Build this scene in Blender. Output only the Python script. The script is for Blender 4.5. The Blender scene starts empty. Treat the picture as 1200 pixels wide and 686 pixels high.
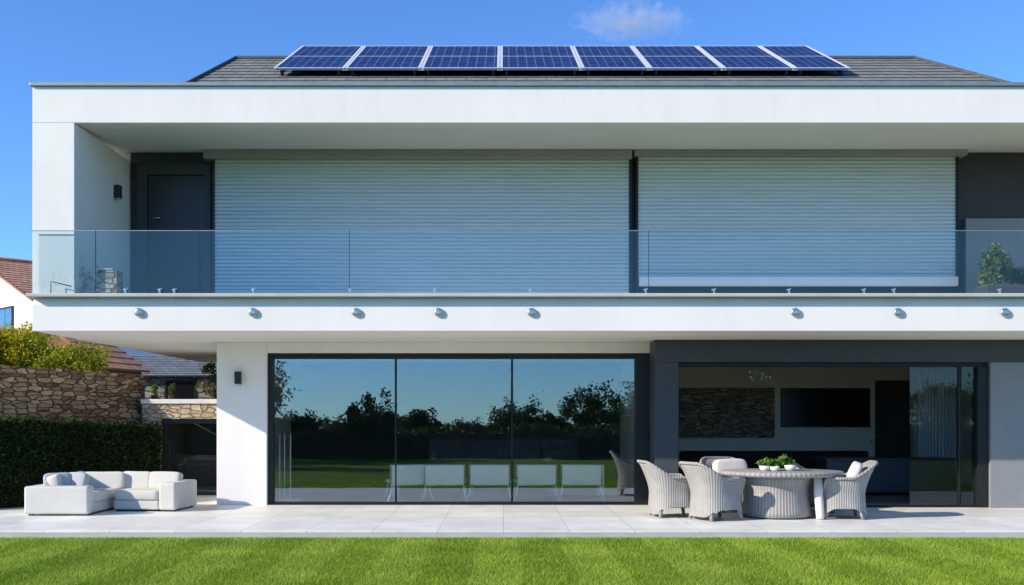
import bpy, math, random
import numpy as np
from mathutils import Vector, Matrix
random.seed(7); rng = np.random.default_rng(11)
sc = bpy.context.scene
COL = sc.collection
ZC = 1.545; FPX = 1215.0
R = math.radians
def X(px, d): return (px - 590.0) * d / FPX
def Z(py, d): return ZC + (490.0 - py) * d / FPX

# ------------------------------------------------------------------ materials
MATS = {}
class N:
    def __init__(s, name):
        s.m = bpy.data.materials.new(name); s.m.use_nodes = True
        s.t = s.m.node_tree; s.t.nodes.clear()
        s.out = s.t.nodes.new('ShaderNodeOutputMaterial')
        MATS[name] = s.m
    def n(s, typ, **kw):
        nd = s.t.nodes.new(typ)
        for k, v in kw.items():
            if k.startswith('i_'):
                key = k[2:]
                key = int(key) if key.isdigit() else key.replace('_', ' ')
                nd.inputs[key].default_value = v
            else: setattr(nd, k, v)
        return nd
    def l(s, a, b): s.t.links.new(a, b)
    def coord(s, which='Object', scale=(1, 1, 1)):
        tc = s.n('ShaderNodeTexCoord'); mp = s.n('ShaderNodeMapping')
        mp.inputs['Scale'].default_value = scale
        s.l(tc.outputs[which], mp.inputs['Vector']); return mp.outputs[0]
    def noise(s, vec, scale, detail=4, rough=.55):
        nd = s.n('ShaderNodeTexNoise', i_Scale=scale, i_Detail=detail, i_Roughness=rough)
        s.l(vec, nd.inputs['Vector']); return nd.outputs['Fac']
    def ramp(s, fac, stops, interp='LINEAR'):
        nd = s.n('ShaderNodeValToRGB'); cr = nd.color_ramp; cr.interpolation = interp
        while len(cr.elements) < len(stops): cr.elements.new(.5)
        for e, (p, c) in zip(cr.elements, stops):
            e.position = p; e.color = (*c, 1) if len(c) == 3 else c
        s.l(fac, nd.inputs[0]); return nd.outputs[0]
    def mix(s, fac, a, b, mode='MIX'):
        nd = s.n('ShaderNodeMix', data_type='RGBA', blend_type=mode)
        for k, v in ((0, fac), (6, a), (7, b)):
            if hasattr(v, 'links') or hasattr(v, 'is_output'): s.l(v, nd.inputs[k])
            elif k == 0: nd.inputs[0].default_value = v
            else: nd.inputs[k].default_value = (*v, 1)
        return nd.outputs[2]
    def math(s, op, a, b=None):
        nd = s.n('ShaderNodeMath', operation=op)
        for k, v in ((0, a), (1, b)):
            if v is None: continue
            if hasattr(v, 'is_output'): s.l(v, nd.inputs[k])
            else: nd.inputs[k].default_value = v
        return nd.outputs[0]
    def bump(s, h, strength=.3, dist=.02):
        nd = s.n('ShaderNodeBump', i_Strength=strength, i_Distance=dist); s.l(h, nd.inputs['Height']); return nd.outputs[0]
    def bsdf(s, color, rough=.6, metal=0, normal=None, spec=.4, **kw):
        p = s.n('ShaderNodeBsdfPrincipled')
        for k, v in (('Base Color', color), ('Roughness', rough), ('Metallic', metal), ('Specular IOR Level', spec)):
            if hasattr(v, 'is_output'): s.l(v, p.inputs[k])
            else: p.inputs[k].default_value = (*v, 1) if isinstance(v, tuple) else v
        if normal is not None: s.l(normal, p.inputs['Normal'])
        for k, v in kw.items(): p.inputs[k.replace('_', ' ')].default_value = v
        s.l(p.outputs[0], s.out.inputs['Surface']); return p

def plain(name, c, rough=.5, metal=0, var=.12, scale=3., spec=.4, bump=0, bscale=60):
    s = N(name); v = s.coord()
    f = s.noise(v, scale)
    lo = tuple(x * (1 - var) for x in c); hi = tuple(min(1, x * (1 + var)) for x in c)
    col = s.ramp(f, [(.3, lo), (.7, hi)])
    nm = s.bump(s.noise(v, bscale, 3), bump, .01) if bump else None
    s.bsdf(col, rough, metal, nm, spec); return s.m

def m_render():          # white rendered wall with faint weathering
    s = N('white_render'); v = s.coord(); v2 = s.coord(scale=(1.6, 1.6, .35))
    a = s.ramp(s.noise(v, .7, 5), [(.3, (.80, .785, .755)), (.7, (.855, .84, .81))])
    b = s.ramp(s.noise(v2, 2.2, 6, .65), [(.32, (.968, .968, .962)), (.52, (1, 1, 1))])
    s.bsdf(s.mix(1., a, b, 'MULTIPLY'), .8, 0, s.bump(s.noise(v, 180, 3), .12, .004), .25)
def m_paving():
    s = N('white_paving'); v = s.coord()
    bt = s.n('ShaderNodeTexBrick', offset=0.0, i_Scale=1., i_Mortar_Size=.005, i_Mortar_Smooth=.2, i_Brick_Width=.9, i_Row_Height=.9)
    bt.inputs['Color1'].default_value = (.77, .775, .72, 1); bt.inputs['Color2'].default_value = (.885, .89, .825, 1); bt.inputs['Mortar'].default_value = (.47, .47, .44, 1)
    s.l(v, bt.inputs['Vector'])
    st = s.ramp(s.noise(v, 1.3, 7, .65), [(.3, (.84, .83, .81)), (.62, (1, 1, 1))])
    s.bsdf(s.mix(1., bt.outputs['Color'], st, 'MULTIPLY'), s.ramp(s.noise(v, 3, 4), [(.3, (.35,)*3), (.7, (.55,)*3)]), 0, s.bump(s.noise(v, 90, 3), .08, .004), .4)
def m_stone(name, cols, mortar, sc3, rough=.9, mw=.06):
    s = N(name); v0 = s.coord(scale=sc3)
    nz = s.n('ShaderNodeTexNoise', i_Scale=1.1, i_Detail=3); s.l(v0, nz.inputs['Vector'])
    vm = s.n('ShaderNodeVectorMath', operation='MULTIPLY_ADD'); s.l(nz.outputs['Color'], vm.inputs[0]); vm.inputs[1].default_value = (.8, .5, .75); s.l(v0, vm.inputs[2])
    v = vm.outputs[0]
    vo = s.n('ShaderNodeTexVoronoi', i_Scale=1., i_Randomness=.78); s.l(v, vo.inputs['Vector'])
    ve = s.n('ShaderNodeTexVoronoi', feature='DISTANCE_TO_EDGE', i_Scale=1., i_Randomness=.78); s.l(v, ve.inputs['Vector'])
    bw = s.n('ShaderNodeSeparateColor'); s.l(vo.outputs['Color'], bw.inputs[0])
    k = len(cols); base = s.ramp(bw.outputs[0], [((i + .5) / k, c) for i, c in enumerate(cols)])
    det = s.ramp(s.noise(s.coord(), 9, 8, .7), [(.25, (.55, .54, .52)), (.65, (1.15, 1.12, 1.08))])
    base = s.mix(1., base, det, 'MULTIPLY')
    e = s.ramp(ve.outputs['Distance'], [(mw * .2, (0, 0, 0)), (mw * 1.5, (1, 1, 1))])
    col = s.mix(e, mortar, base)
    h = s.math('ADD', s.math('MULTIPLY', e, .8), s.math('MULTIPLY', s.noise(s.coord(), 14, 6), .5))
    h = s.math('ADD', h, s.math('MULTIPLY', bw.outputs[1], .5))
    s.bsdf(col, rough, 0, s.bump(h, .9, .05), .2)
def m_foliage(name, stops, rough=.55, trans=.35):
    s = N(name)
    at = s.n('ShaderNodeAttribute', attribute_name='rnd')
    col = s.ramp(at.outputs['Fac'], stops)
    p = s.bsdf(col, rough, 0, None, .25)
    tr = s.n('ShaderNodeBsdfTranslucent'); s.l(s.mix(1., col, (1.1, 1.25, .6), 'MULTIPLY'), tr.inputs[0])
    mx = s.n('ShaderNodeMixShader'); mx.inputs[0].default_value = trans
    s.l(p.outputs[0], mx.inputs[1]); s.l(tr.outputs[0], mx.inputs[2]); s.l(mx.outputs[0], s.out.inputs['Surface'])
def m_glass(name, refl, tint, gtint=(1, 1, 1), rough=0.0):
    s = N(name)
    wavy = s.bump(s.noise(s.coord(), .8, 1), 1.0, .0012)
    t = s.n('ShaderNodeBsdfTransparent'); t.inputs[0].default_value = (*tint, 1)
    g = s.n('ShaderNodeBsdfGlossy'); g.inputs[0].default_value = (*gtint, 1); g.inputs['Roughness'].default_value = rough; s.l(wavy, g.inputs['Normal'])
    ge = s.n('ShaderNodeNewGeometry'); dp = s.n('ShaderNodeVectorMath', operation='DOT_PRODUCT')
    s.l(ge.outputs['Normal'], dp.inputs[0]); s.l(ge.outputs['Incoming'], dp.inputs[1])
    c5 = s.math('POWER', s.math('MAXIMUM', s.math('SUBTRACT', 1.0, s.math('ABSOLUTE', dp.outputs['Value'])), 0.0), 5.0)   # Schlick reflectance, same for both faces of the sheet
    f = s.math('ADD', s.math('MULTIPLY', c5, 1 - refl), refl)
    mx = s.n('ShaderNodeMixShader'); s.l(f, mx.inputs[0]); s.l(t.outputs[0], mx.inputs[1]); s.l(g.outputs[0], mx.inputs[2])
    s.l(mx.outputs[0], s.out.inputs['Surface'])
def m_solar():
    s = N('solar_cells'); v = s.coord()
    bt = s.n('ShaderNodeTexBrick', offset=0., i_Scale=1., i_Mortar_Size=.006, i_Mortar_Smooth=.1, i_Brick_Width=.156, i_Row_Height=.156)
    for k, c in (('Color1', (.008, .024, .10, 1)), ('Color2', (.015, .042, .15, 1)), ('Mortar', (.10, .17, .34, 1))): bt.inputs[k].default_value = c
    s.l(v, bt.inputs['Vector'])
    bus = s.n('ShaderNodeTexWave', wave_type='BANDS', bands_direction='X', i_Scale=6.1); s.l(v, bus.inputs['Vector'])
    c = s.mix(s.ramp(bus.outputs['Fac'], [(.9, (0, 0, 0)), (1., (.22,)*3)]), bt.outputs['Color'], (.14, .2, .38))
    c = s.mix(s.ramp(s.noise(v, 2.5, 5), [(.45, (0, 0, 0)), (.8, (.05,)*3)]), c, (.2, .26, .4))
    s.bsdf(c, .25, 0, None, .0)
def m_wicker():
    s = N('pale_wicker'); tc = s.n('ShaderNodeTexCoord')
    g = s.n('ShaderNodeTexGradient', gradient_type='RADIAL'); s.l(tc.outputs['Object'], g.inputs[0])
    rib = s.math('SINE', s.math('MULTIPLY', g.outputs['Fac'], 2 * math.pi * 64))
    sp = s.n('ShaderNodeSeparateXYZ'); s.l(tc.outputs['Object'], sp.inputs[0])
    row = s.math('SINE', s.math('MULTIPLY', sp.outputs[2], 2 * math.pi / .016))
    wv = s.math('MULTIPLY', rib, .5)
    h = s.math('ADD', wv, s.math('MULTIPLY', s.math('MULTIPLY', row, rib), .35))
    hn = s.math('ADD', s.math('MULTIPLY', h, .55), .5)
    n0 = s.noise(tc.outputs['Object'], 5, 5)
    col = s.ramp(hn, [(.05, (.22, .218, .205)), (.4, (.335, .335, .325)), (.95, (.42, .42, .41))])
    col = s.mix(1., col, s.ramp(n0, [(.3, (.85, .84, .82)), (.7, (1.08, 1.07, 1.05))]), 'MULTIPLY')
    s.bsdf(col, .65, 0, s.bump(hn, .8, .012), .3)
def m_tiles(name, cols, pitch_w, rough=.8):
    s = N(name); v = s.coord('UV')
    bt = s.n('ShaderNodeTexBrick', offset=.5, i_Scale=1., i_Mortar_Size=.012, i_Mortar_Smooth=.2, i_Brick_Width=pitch_w, i_Row_Height=1.0)
    bt.inputs['Color1'].default_value = (*cols[0], 1); bt.inputs['Color2'].default_value = (*cols[1], 1); bt.inputs['Mortar'].default_value = (*[c * .45 for c in cols[0]], 1)
    s.l(v, bt.inputs['Vector'])
    c = s.mix(1., bt.outputs['Color'], s.ramp(s.noise(s.coord(), 4, 7, .7), [(.25, (.65, .65, .63)), (.7, (1.15, 1.12, 1.1))]), 'MULTIPLY')
    s.bsdf(c, rough, 0, s.bump(s.noise(s.coord(), 40, 4), .3, .01), .3)
def m_shutter():
    s = N('aluminium_shutter'); v = s.coord(scale=(.25, 1, 15))
    c = s.ramp(s.noise(v, 3, 5), [(.25, (.55, .635, .66)), (.75, (.70, .78, .80))])
    s.bsdf(c, .42, .25, None, .45)
def m_lawn():
    s = N('lawn_soil'); v = s.coord()
    c = s.ramp(s.noise(v, 2.2, 8, .7), [(.3, (.09, .155, .014)), (.7, (.15, .225, .022))])
    s.bsdf(c, .9, 0, s.bump(s.noise(v, 60, 4), .5, .03), .1)
def m_grass():
    s = N('grass_blades'); at = s.n('ShaderNodeAttribute', attribute_name='rnd')
    c = s.ramp(at.outputs['Fac'], [(0, (.13, .235, .016)), (.45, (.265, .42, .032)), (.8, (.40, .55, .07)), (1, (.54, .49, .14))])
    gm = s.coord(); c = s.mix(1., c, s.ramp(s.noise(gm, .9, 5, .6), [(.3, (.72, .78, .7)), (.7, (1.25, 1.15, 1.1))]), 'MULTIPLY')
    p = s.bsdf(c, .5, 0, None, .3)
    tr = s.n('ShaderNodeBsdfTranslucent'); s.l(c, tr.inputs[0])
    mx = s.n('ShaderNodeMixShader'); mx.inputs[0].default_value = .35
    s.l(p.outputs[0], mx.inputs[1]); s.l(tr.outputs[0], mx.inputs[2]); s.l(mx.outputs[0], s.out.inputs['Surface'])
def m_cloud():
    s = N('cloud_vapour'); tc = s.n('ShaderNodeTexCoord')
    ln = s.n('ShaderNodeVectorMath', operation='LENGTH'); s.l(tc.outputs['Object'], ln.inputs[0])
    r = s.math('DIVIDE', ln.outputs['Value'], 1.0)
    mp = s.n('ShaderNodeMapping'); mp.inputs['Scale'].default_value = (1.9, 1, 1.0); s.l(tc.outputs['Object'], mp.inputs[0])
    nz = s.noise(mp.outputs[0], 2.6, 7, .62)
    d = s.math('SUBTRACT', s.math('MULTIPLY', nz, 1.9), s.math('ADD', s.math('MULTIPLY', r, .62), .42))
    d = s.math('MAXIMUM', s.math('MULTIPLY', d, .15), 0.0)
    pv = s.n('ShaderNodeVolumePrincipled'); pv.inputs['Color'].default_value = (1, 1, 1, 1); pv.inputs['Anisotropy'].default_value = 0.1
    s.l(d, pv.inputs['Density']); s.l(pv.outputs[0], s.out.inputs['Volume'])

m_render(); m_paving(); m_solar(); m_wicker(); m_shutter(); m_lawn(); m_grass(); m_cloud()
m_stone('brown_stone', [(.15, .095, .055), (.27, .185, .11), (.35, .265, .17), (.21, .14, .085), (.40, .30, .195)], (.075, .056, .04), (4.6, 4.6, 12.5))
m_stone('cream_stone', [(.42, .34, .23), (.55, .47, .34), (.36, .29, .2), (.60, .54, .42), (.48, .40, .28)], (.30, .245, .175), (4.6, 4.6, 12.0))
m_stone('grey_stone', [(.14, .14, .13), (.24, .23, .21), (.19, .18, .17), (.30, .29, .27)], (.09, .09, .085), (2.2, 2.2, 5.5))
m_stone('ledger_stone', [(.24, .22, .18), (.38, .33, .26), (.30, .26, .21), (.48, .40, .31)], (.10, .09, .075), (3.4, 3.4, 22.0), mw=.05)
m_tiles('grey_tiles', [(.19, .205, .195), (.235, .25, .235)], .34)
m_tiles('clay_tiles', [(.58, .28, .165), (.70, .40, .26)], .24)
m_tiles('slate_tiles', [(.17, .20, .23), (.24, .27, .30)], .28)
m_glass('window_glass', .14, (.96, .985, .98), (.80, .93, 1.0))
m_glass('door_glass', .03, (.84, .9, .92))
m_glass('balcony_glass', .034, (.93, .97, .965), (.90, 1.0, .88))
m_glass('clear_glass', .08, (.93, .95, .94))
m_foliage('hedge_leaf', [(0, (.007, .017, .005)), (.6, (.017, .038, .009)), (1, (.06, .105, .022))])
m_foliage('yellow_leaf', [(0, (.14, .15, .012)), (.4, (.38, .33, .02)), (.8, (.60, .50, .03)), (1, (.66, .60, .14))])
m_foliage('lime_leaf', [(0, (.07, .10, .01)), (.5, (.24, .26, .02)), (.85, (.44, .41, .03)), (1, (.56, .49, .08))])
m_foliage('green_leaf', [(0, (.03, .06, .008)), (.6, (.10, .16, .018)), (1, (.24, .29, .035))])
m_foliage('mixed_green', [(0, (.03, .05, .012)), (.6, (.09, .13, .02)), (.9, (.20, .22, .04)), (1, (.42, .38, .06))])
m_foliage('tree_leaf', [(0, (.012, .026, .006)), (.6, (.035, .06, .012)), (1, (.07, .105, .02))])
m_foliage('rust_leaf', [(0, (.06, .05, .012)), (.6, (.16, .10, .03)), (1, (.22, .17, .04))])
m_foliage('mixed_leaf', [(0, (.05, .06, .015)), (.5, (.13, .13, .04)), (.8, (.24, .17, .08)), (1, (.34, .28, .16))])
m_foliage('fresh_leaf', [(0, (.05, .13, .015)), (.6, (.12, .25, .03)), (1, (.28, .42, .07))])
plain('bark', (.10, .075, .05), .9, bump=.6, scale=8)
plain('charcoal', (.040, .045, .047), .5, var=.08, bump=.05, bscale=200)
plain('anthracite', (.052, .062, .070), .45, var=.06, bump=.05, bscale=200)
plain('grey_cladding', (.23, .245, .25), .4, var=.05, bump=.05, bscale=150)
plain('black_metal', (.014, .015, .016), .35, spec=.5)
plain('dark_frame', (.012, .014, .015), .4, spec=.35)
plain('grey_metal', (.36, .38, .38), .4, .6)
plain('panel_frame', (.74, .76, .78), .35, .2, var=.03)
plain('box_metal', (.36, .36, .35), .5, .2, var=.05)
plain('zinc', (.30, .33, .335), .45, .5)
plain('chrome', (.55, .57, .57), .28, .9, var=.03)
plain('white_metal', (.78, .78, .77), .35, var=.03)
plain('white_plastic', (.93, .91, .88), .35, var=.03)
plain('sofa_fabric', (.60, .595, .54), .9, var=.05, bump=.25, bscale=260, spec=.15)
plain('pillow_fabric', (.44, .455, .47), .9, var=.08, bump=.3, bscale=240, spec=.15)
plain('cream_fabric', (.70, .67, .60), .9, var=.06, bump=.25, bscale=260, spec=.15)
plain('blue_fabric', (.07, .13, .19), .9, var=.2, bump=.3, bscale=200, spec=.15)
plain('black_fabric', (.016, .017, .018), .85, var=.2, spec=.2)
plain('navy_lacquer', (.055, .072, .088), .35, var=.06)
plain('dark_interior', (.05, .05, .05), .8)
plain('room_white', (.80, .75, .64), .85, var=.04)
plain('room_floor', (.13, .13, .125), .35, var=.15, scale=2)
plain('screen_black', (.008, .008, .009), .2, spec=.5)
plain('curtain_cloth', (.72, .73, .72), .9, var=.06)
plain('chair_mesh', (.84, .88, .88), .7, var=.05)
plain('dark_glass_top', (.02, .024, .026), .1, spec=.6)
plain('brown_plaster', (.24, .125, .06), .9, var=.2, bump=.3)
plain('white_wall', (.80, .80, .78), .85, var=.04, scale=1)
plain('coping_stone', (.66, .65, .62), .85, var=.12, bump=.3, bscale=40)
plain('kerb_stone', (.50, .50, .485), .7, var=.08, bump=.2, bscale=60)
plain('terracotta', (.35, .16, .08), .85)
plain('ceramic', (.80, .80, .78), .25, var=.03)
plain('orange_fruit', (.55, .20, .03), .5)
plain('earth', (.12, .09, .06), .95, bump=.5, bscale=20)

# ------------------------------------------------------------------ geometry helpers
class MB:
    def __init__(s): s.v = []; s.f = []; s.smooth = []; s.uv = None
    def add(s, vs, fs, smooth=False):
        o = len(s.v); s.v += [tuple(p) for p in vs]
        for f in fs: s.f.append(tuple(i + o for i in f)); s.smooth.append(smooth)
        return s
    def box(s, x0, x1, y0, y1, z0, z1):
        vs = [(x0, y0, z0), (x1, y0, z0), (x1, y1, z0), (x0, y1, z0), (x0, y0, z1), (x1, y0, z1), (x1, y1, z1), (x0, y1, z1)]
        return s.add(vs, [(0, 3, 2, 1), (4, 5, 6, 7), (0, 1, 5, 4), (1, 2, 6, 5), (2, 3, 7, 6), (3, 0, 4, 7)])
    def prism_x(s, prof, x0, x1, smooth=False):       # profile of (y,z), anticlockwise seen from +x
        n = len(prof)
        vs = [(x0, y, z) for y, z in prof] + [(x1, y, z) for y, z in prof]
        fs = [tuple(range(n - 1, -1, -1)), tuple(range(n, 2 * n))] + [(i, (i + 1) % n, n + (i + 1) % n, n + i) for i in range(n)]
        return s.add(vs, fs, smooth)
    def prism_z(s, poly, z0, z1):
        n = len(poly)
        vs = [(x, y, z0) for x, y in poly] + [(x, y, z1) for x, y in poly]
        fs = [tuple(range(n - 1, -1, -1)), tuple(range(n, 2 * n))] + [(i, (i + 1) % n, n + (i + 1) % n, n + i) for i in range(n)]
        return s.add(vs, fs)
    def tube(s, pts, rad, n=8, closed=False):
        pts = [Vector(p) for p in pts]; m = len(pts)
        rad = rad if isinstance(rad, (list, tuple)) else [rad] * m
        vs = []; up = None
        for i, p in enumerate(pts):
            a = pts[(i - 1) % m] if (closed or i > 0) else p
            b = pts[(i + 1) % m] if (closed or i < m - 1) else p
            t = (b - a).normalized()
            if up is None: up = Vector((0, 0, 1)) if abs(t.z) < .9 else Vector((1, 0, 0))
            u = (up - t * up.dot(t))
            u = u.normalized() if u.length > 1e-5 else t.orthogonal().normalized()
            w = t.cross(u); up = u
            for k in range(n):
                q = 2 * math.pi * k / n
                vs.append(p + (u * math.cos(q) + w * math.sin(q)) * rad[i])
        fs = []
        for i in range(m if closed else m - 1):
            j = (i + 1) % m
            for k in range(n):
                fs.append((i * n + k, i * n + (k + 1) % n, j * n + (k + 1) % n, j * n + k))
        if not closed: fs += [tuple(range(n - 1, -1, -1)), tuple((m - 1) * n + k for k in range(n))]
        return s.add(vs, fs, True)
    def lathe(s, prof, c=(0, 0, 0), n=32, sx=1, sy=1):    # profile of (r,z) bottom to top
        vs = []; m = len(prof)
        for r, z in prof:
            for k in range(n):
                q = 2 * math.pi * k / n; vs.append((c[0] + r * sx * math.cos(q), c[1] + r * sy * math.sin(q), c[2] + z))
        fs = [(i * n + k, i * n + (k + 1) % n, (i + 1) * n + (k + 1) % n, (i + 1) * n + k) for i in range(m - 1) for k in range(n)]
        fs += [tuple(range(n - 1, -1, -1)), tuple((m - 1) * n + k for k in range(n))]
        return s.add(vs, fs, True)
    def puff(s, c, size, e=.35, rot=None, n=20, lump=0.0, seed=0):   # soft cushion
        vs = []; h = n // 2; rr = random.Random(seed); ph = [rr.uniform(0, 6.28) for _ in range(6)]
        M = rot or Matrix.Identity(3)
        f = lambda w: math.copysign(abs(w) ** e, w)
        for i in range(h + 1):
            a = -math.pi / 2 + math.pi * i / h
            for k in range(n):
                b = 2 * math.pi * k / n
                p = Vector((f(math.cos(a)) * f(math.cos(b)), f(math.cos(a)) * f(math.sin(b)), f(math.sin(a))))
                l = 1 + lump * (math.sin(3 * p.x + ph[0]) + math.sin(3.5 * p.y + ph[1]) + math.sin(4 * p.z + ph[2])) / 3
                p = Vector((p.x * size[0] / 2, p.y * size[1] / 2, p.z * size[2] / 2)) * l
                vs.append(Vector(c) + M @ p)
        fs = [(i * n + k, i * n + (k + 1) % n, (i + 1) * n + (k + 1) % n, (i + 1) * n + k) for i in range(h) for k in range(n)]
        return s.add(vs, fs, True)
    def build(s, name, mat, parent=None, bevel=0, origin=None, seg=2, local=False):
        me = bpy.data.meshes.new(name)
        o = bpy.data.objects.new(name, me); COL.objects.link(o)
        off = Vector((0, 0, 0))
        if not local:
            if origin is not None: off = Vector(origin)
            elif parent is not None: off = world_loc(parent)
        me.from_pydata([tuple(Vector(p) - off) for p in s.v], [], s.f)
        if s.uv:
            ul = me.uv_layers.new(name='UVMap'); ul.data.foreach_set('uv', np.array(s.uv, dtype=np.float32).ravel())
        me.polygons.foreach_set('use_smooth', s.smooth)
        me.materials.append(MATS[mat]); me.update()
        if parent is not None: o.parent = parent
        if origin is not None and not local:
            o.location = off - (world_loc(parent) if parent else Vector((0, 0, 0)))
        if bevel:
            b = o.modifiers.new('Bevel', 'BEVEL'); b.width = bevel; b.segments = seg; b.limit_method = 'ANGLE'; b.angle_limit = R(40); b.harden_normals = False
        return o
def world_loc(o):
    v = Vector(o.location); p = o.parent
    while p: v = v + Vector(p.location); p = p.parent
    return v
def thing(name, label, cat, loc=(0, 0, 0), rz=0, group=None):
    o = bpy.data.objects.new(name, None); COL.objects.link(o); o.empty_display_size = .2
    o.location = loc; o.rotation_euler = (0, 0, rz); tag(o, label, cat, group); return o
def part(name, parent, label=None, loc=(0, 0, 0)):
    o = bpy.data.objects.new(name, None); COL.objects.link(o); o.parent = parent; o.location = loc
    if label: o['label'] = label
    return o
def tag(o, label=None, cat=None, group=None, kind=None):
    for k, v in (('label', label), ('category', cat), ('group', group), ('kind', kind)):
        if v: o[k] = v
    return o
def copy_tree(o, parent=None):
    c = o.copy(); COL.objects.link(c); c.parent = parent
    for ch in [x for x in bpy.data.objects if x.parent == o]: copy_tree(ch, c)
    return c

def leaves(name, mat, pts, size, parent=None, rnd=None, local=True, flat=0.0, aspect=.55, extra=None):
    """one mesh of many small folded leaf faces at pts (n,3)"""
    n = len(pts); pts = np.asarray(pts, dtype=np.float64)
    d = rng.normal(size=(n, 3)); d[:, 2] *= (1 - flat); d /= np.linalg.norm(d, axis=1)[:, None]
    a = rng.normal(size=(n, 3)); u = np.cross(d, a); u /= np.linalg.norm(u, axis=1)[:, None]
    w = np.cross(d, u)
    sz = size * rng.uniform(.6, 1.35, (n, 1))
    P = np.stack([pts - u * sz, pts + w * sz * aspect + d * sz * .18, pts + u * sz, pts - w * sz * aspect + d * sz * .18], 1).reshape(-1, 3)
    me = bpy.data.meshes.new(name); me.vertices.add(4 * n); me.loops.add(4 * n); me.polygons.add(n)
    me.vertices.foreach_set('co', P.astype(np.float32).ravel())
    me.loops.foreach_set('vertex_index', np.arange(4 * n, dtype=np.int32))
    me.polygons.foreach_set('loop_start', np.arange(0, 4 * n, 4, dtype=np.int32))
    me.update(calc_edges=True)
    at = me.attributes.new('rnd', 'FLOAT', 'FACE')
    r = rng.uniform(0, 1, n) if rnd is None else rnd
    at.data.foreach_set('value', np.clip(r, 0, 1).astype(np.float32))
    me.materials.append(MATS[mat])
    o = bpy.data.objects.new(name, me); COL.objects.link(o)
    if parent is not None: o.parent = parent
    return o
def crown_pts(n, c, rad, clumps=26, cr=.3, shell=.55, seed=0):
    """points gathered into clumps through an ellipsoid"""
    g = np.random.default_rng(seed)
    q = g.normal(size=(clumps, 3)); q /= np.linalg.norm(q, axis=1)[:, None]
    q *= (g.uniform(0, 1, (clumps, 1)) ** .5) * (1 - cr * .6)
    k = g.integers(0, clumps, n); rr = cr * g.uniform(.55, 1.3, clumps)
    p = g.normal(size=(n, 3)); p /= np.linalg.norm(p, axis=1)[:, None]; p *= g.uniform(0, 1, (n, 1)) ** shell
    tone = g.uniform(-.22, .22, clumps)[k] + g.uniform(0, 1, n) * .6 + .2
    return (q[k] + p * rr[k][:, None]) * np.array(rad) + np.array(c), tone

# ------------------------------------------------------------------ the setting
g = MB(); g.box(-220, 220, -220, 320, -.5, -.103); o = g.build('lawn_ground', 'lawn_soil'); tag(o, kind='structure')
t = MB(); t.box(-12.5, 12.5, 14.203, 26, -.3, -.032); o = t.build('terrace_base', 'kerb_stone'); tag(o, kind='structure')
t = MB(); t.box(-12.5, 12.5, 14.2, 18.42, -.03, 0.0).box(-12.5, -4.905, 18.422, 26, -.03, 0.0); o = t.build('terrace', 'white_paving', bevel=.004); tag(o, kind='structure')
t = MB(); t.prism_z([(-60, 18.6), (-10.6, 18.6), (-7.45, 21.4), (-7.45, 22.6), (-5.2, 22.6), (-5.2, 70), (-60, 70)], -.3, 1.75)
o = t.build('raised_garden', 'earth'); tag(o, kind='structure')

# grass: mown blades on the part of the lawn in front of the terrace
def grass():
    y0, y1 = 9.6, 14.2; n = 330000
    y = rng.uniform(0, 1, n); y = y0 + (y1 - y0) * y ** 1.0
    x = rng.uniform(-1, 1, n) * (y * .55 + .3)
    fringe = np.argsort(rng.uniform(size=n))[:9000]
    y[fringe] = y1 - .02 - rng.uniform(0, .06, len(fringe))
    stripe = np.floor((x + .02 * np.sin(y * 2.1) + .35) / .55).astype(int) % 2
    h = rng.uniform(.016, .048, n); h[y > y1 - .12] *= .7; h[fringe] *= rng.uniform(.7, 1.3, len(fringe))
    lean = np.where(stripe == 0, .009, -.006) + rng.normal(0, .016, n)
    lx = rng.normal(0, .016, n)
    a = rng.uniform(0, math.pi, n); w = rng.uniform(.0020, .0038, n)
    cx, cy = np.cos(a) * w, np.sin(a) * w
    y = np.minimum(y, y1 - .012 - .05 * (np.sin(x * 9) * np.sin(x * 3.7 + 1) + 1) * rng.uniform(.3, 1, n))
    pat = np.sin(x * 1.9 + np.sin(y * 2.3) * 1.3) * np.sin(y * 3.1 + x * .7) + .5 * np.sin(x * 5.3 + y * 4.1)
    z0 = np.full(n, -.104)
    A = np.stack([x - cx, y - cy, z0], 1); B = np.stack([x + cx, y + cy, z0], 1); C = np.stack([x + lx, np.minimum(y + lean, y1 - .003), z0 + h], 1)
    P = np.stack([A, B, C], 1).reshape(-1, 3)
    me = bpy.data.meshes.new('grass'); me.vertices.add(3 * n); me.loops.add(3 * n); me.polygons.add(n)
    me.vertices.foreach_set('co', P.astype(np.float32).ravel()); me.loops.foreach_set('vertex_index', np.arange(3 * n, dtype=np.int32))
    me.polygons.foreach_set('loop_start', np.arange(0, 3 * n, 3, dtype=np.int32)); me.update(calc_edges=True)
    at = me.attributes.new('rnd', 'FLOAT', 'FACE')
    v = rng.beta(2.2, 2.2, n) * .92 + np.where(stripe == 0, .055, -.055) + .05 * pat; v[rng.uniform(size=n) < .018 + .012 * pat] = 1.0  # sheen of the mown stripes is put into the blade tone too
    at.data.foreach_set('value', np.clip(v, 0, 1).astype(np.float32)); me.materials.append(MATS['grass_blades'])
    o = bpy.data.objects.new('grass', me); COL.objects.link(o); tag(o, 'short mown striped lawn grass in front of the terrace', 'grass', kind='stuff')
grass()

# ------------------------------------------------------------------ the house
H = thing('modern_house', 'white modern house with a cantilevered upper floor, long glass balcony and closed shutters', 'house', (0, 18.4, 0))
XL, XR = -7.27, 11.2; XI = -6.62
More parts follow.
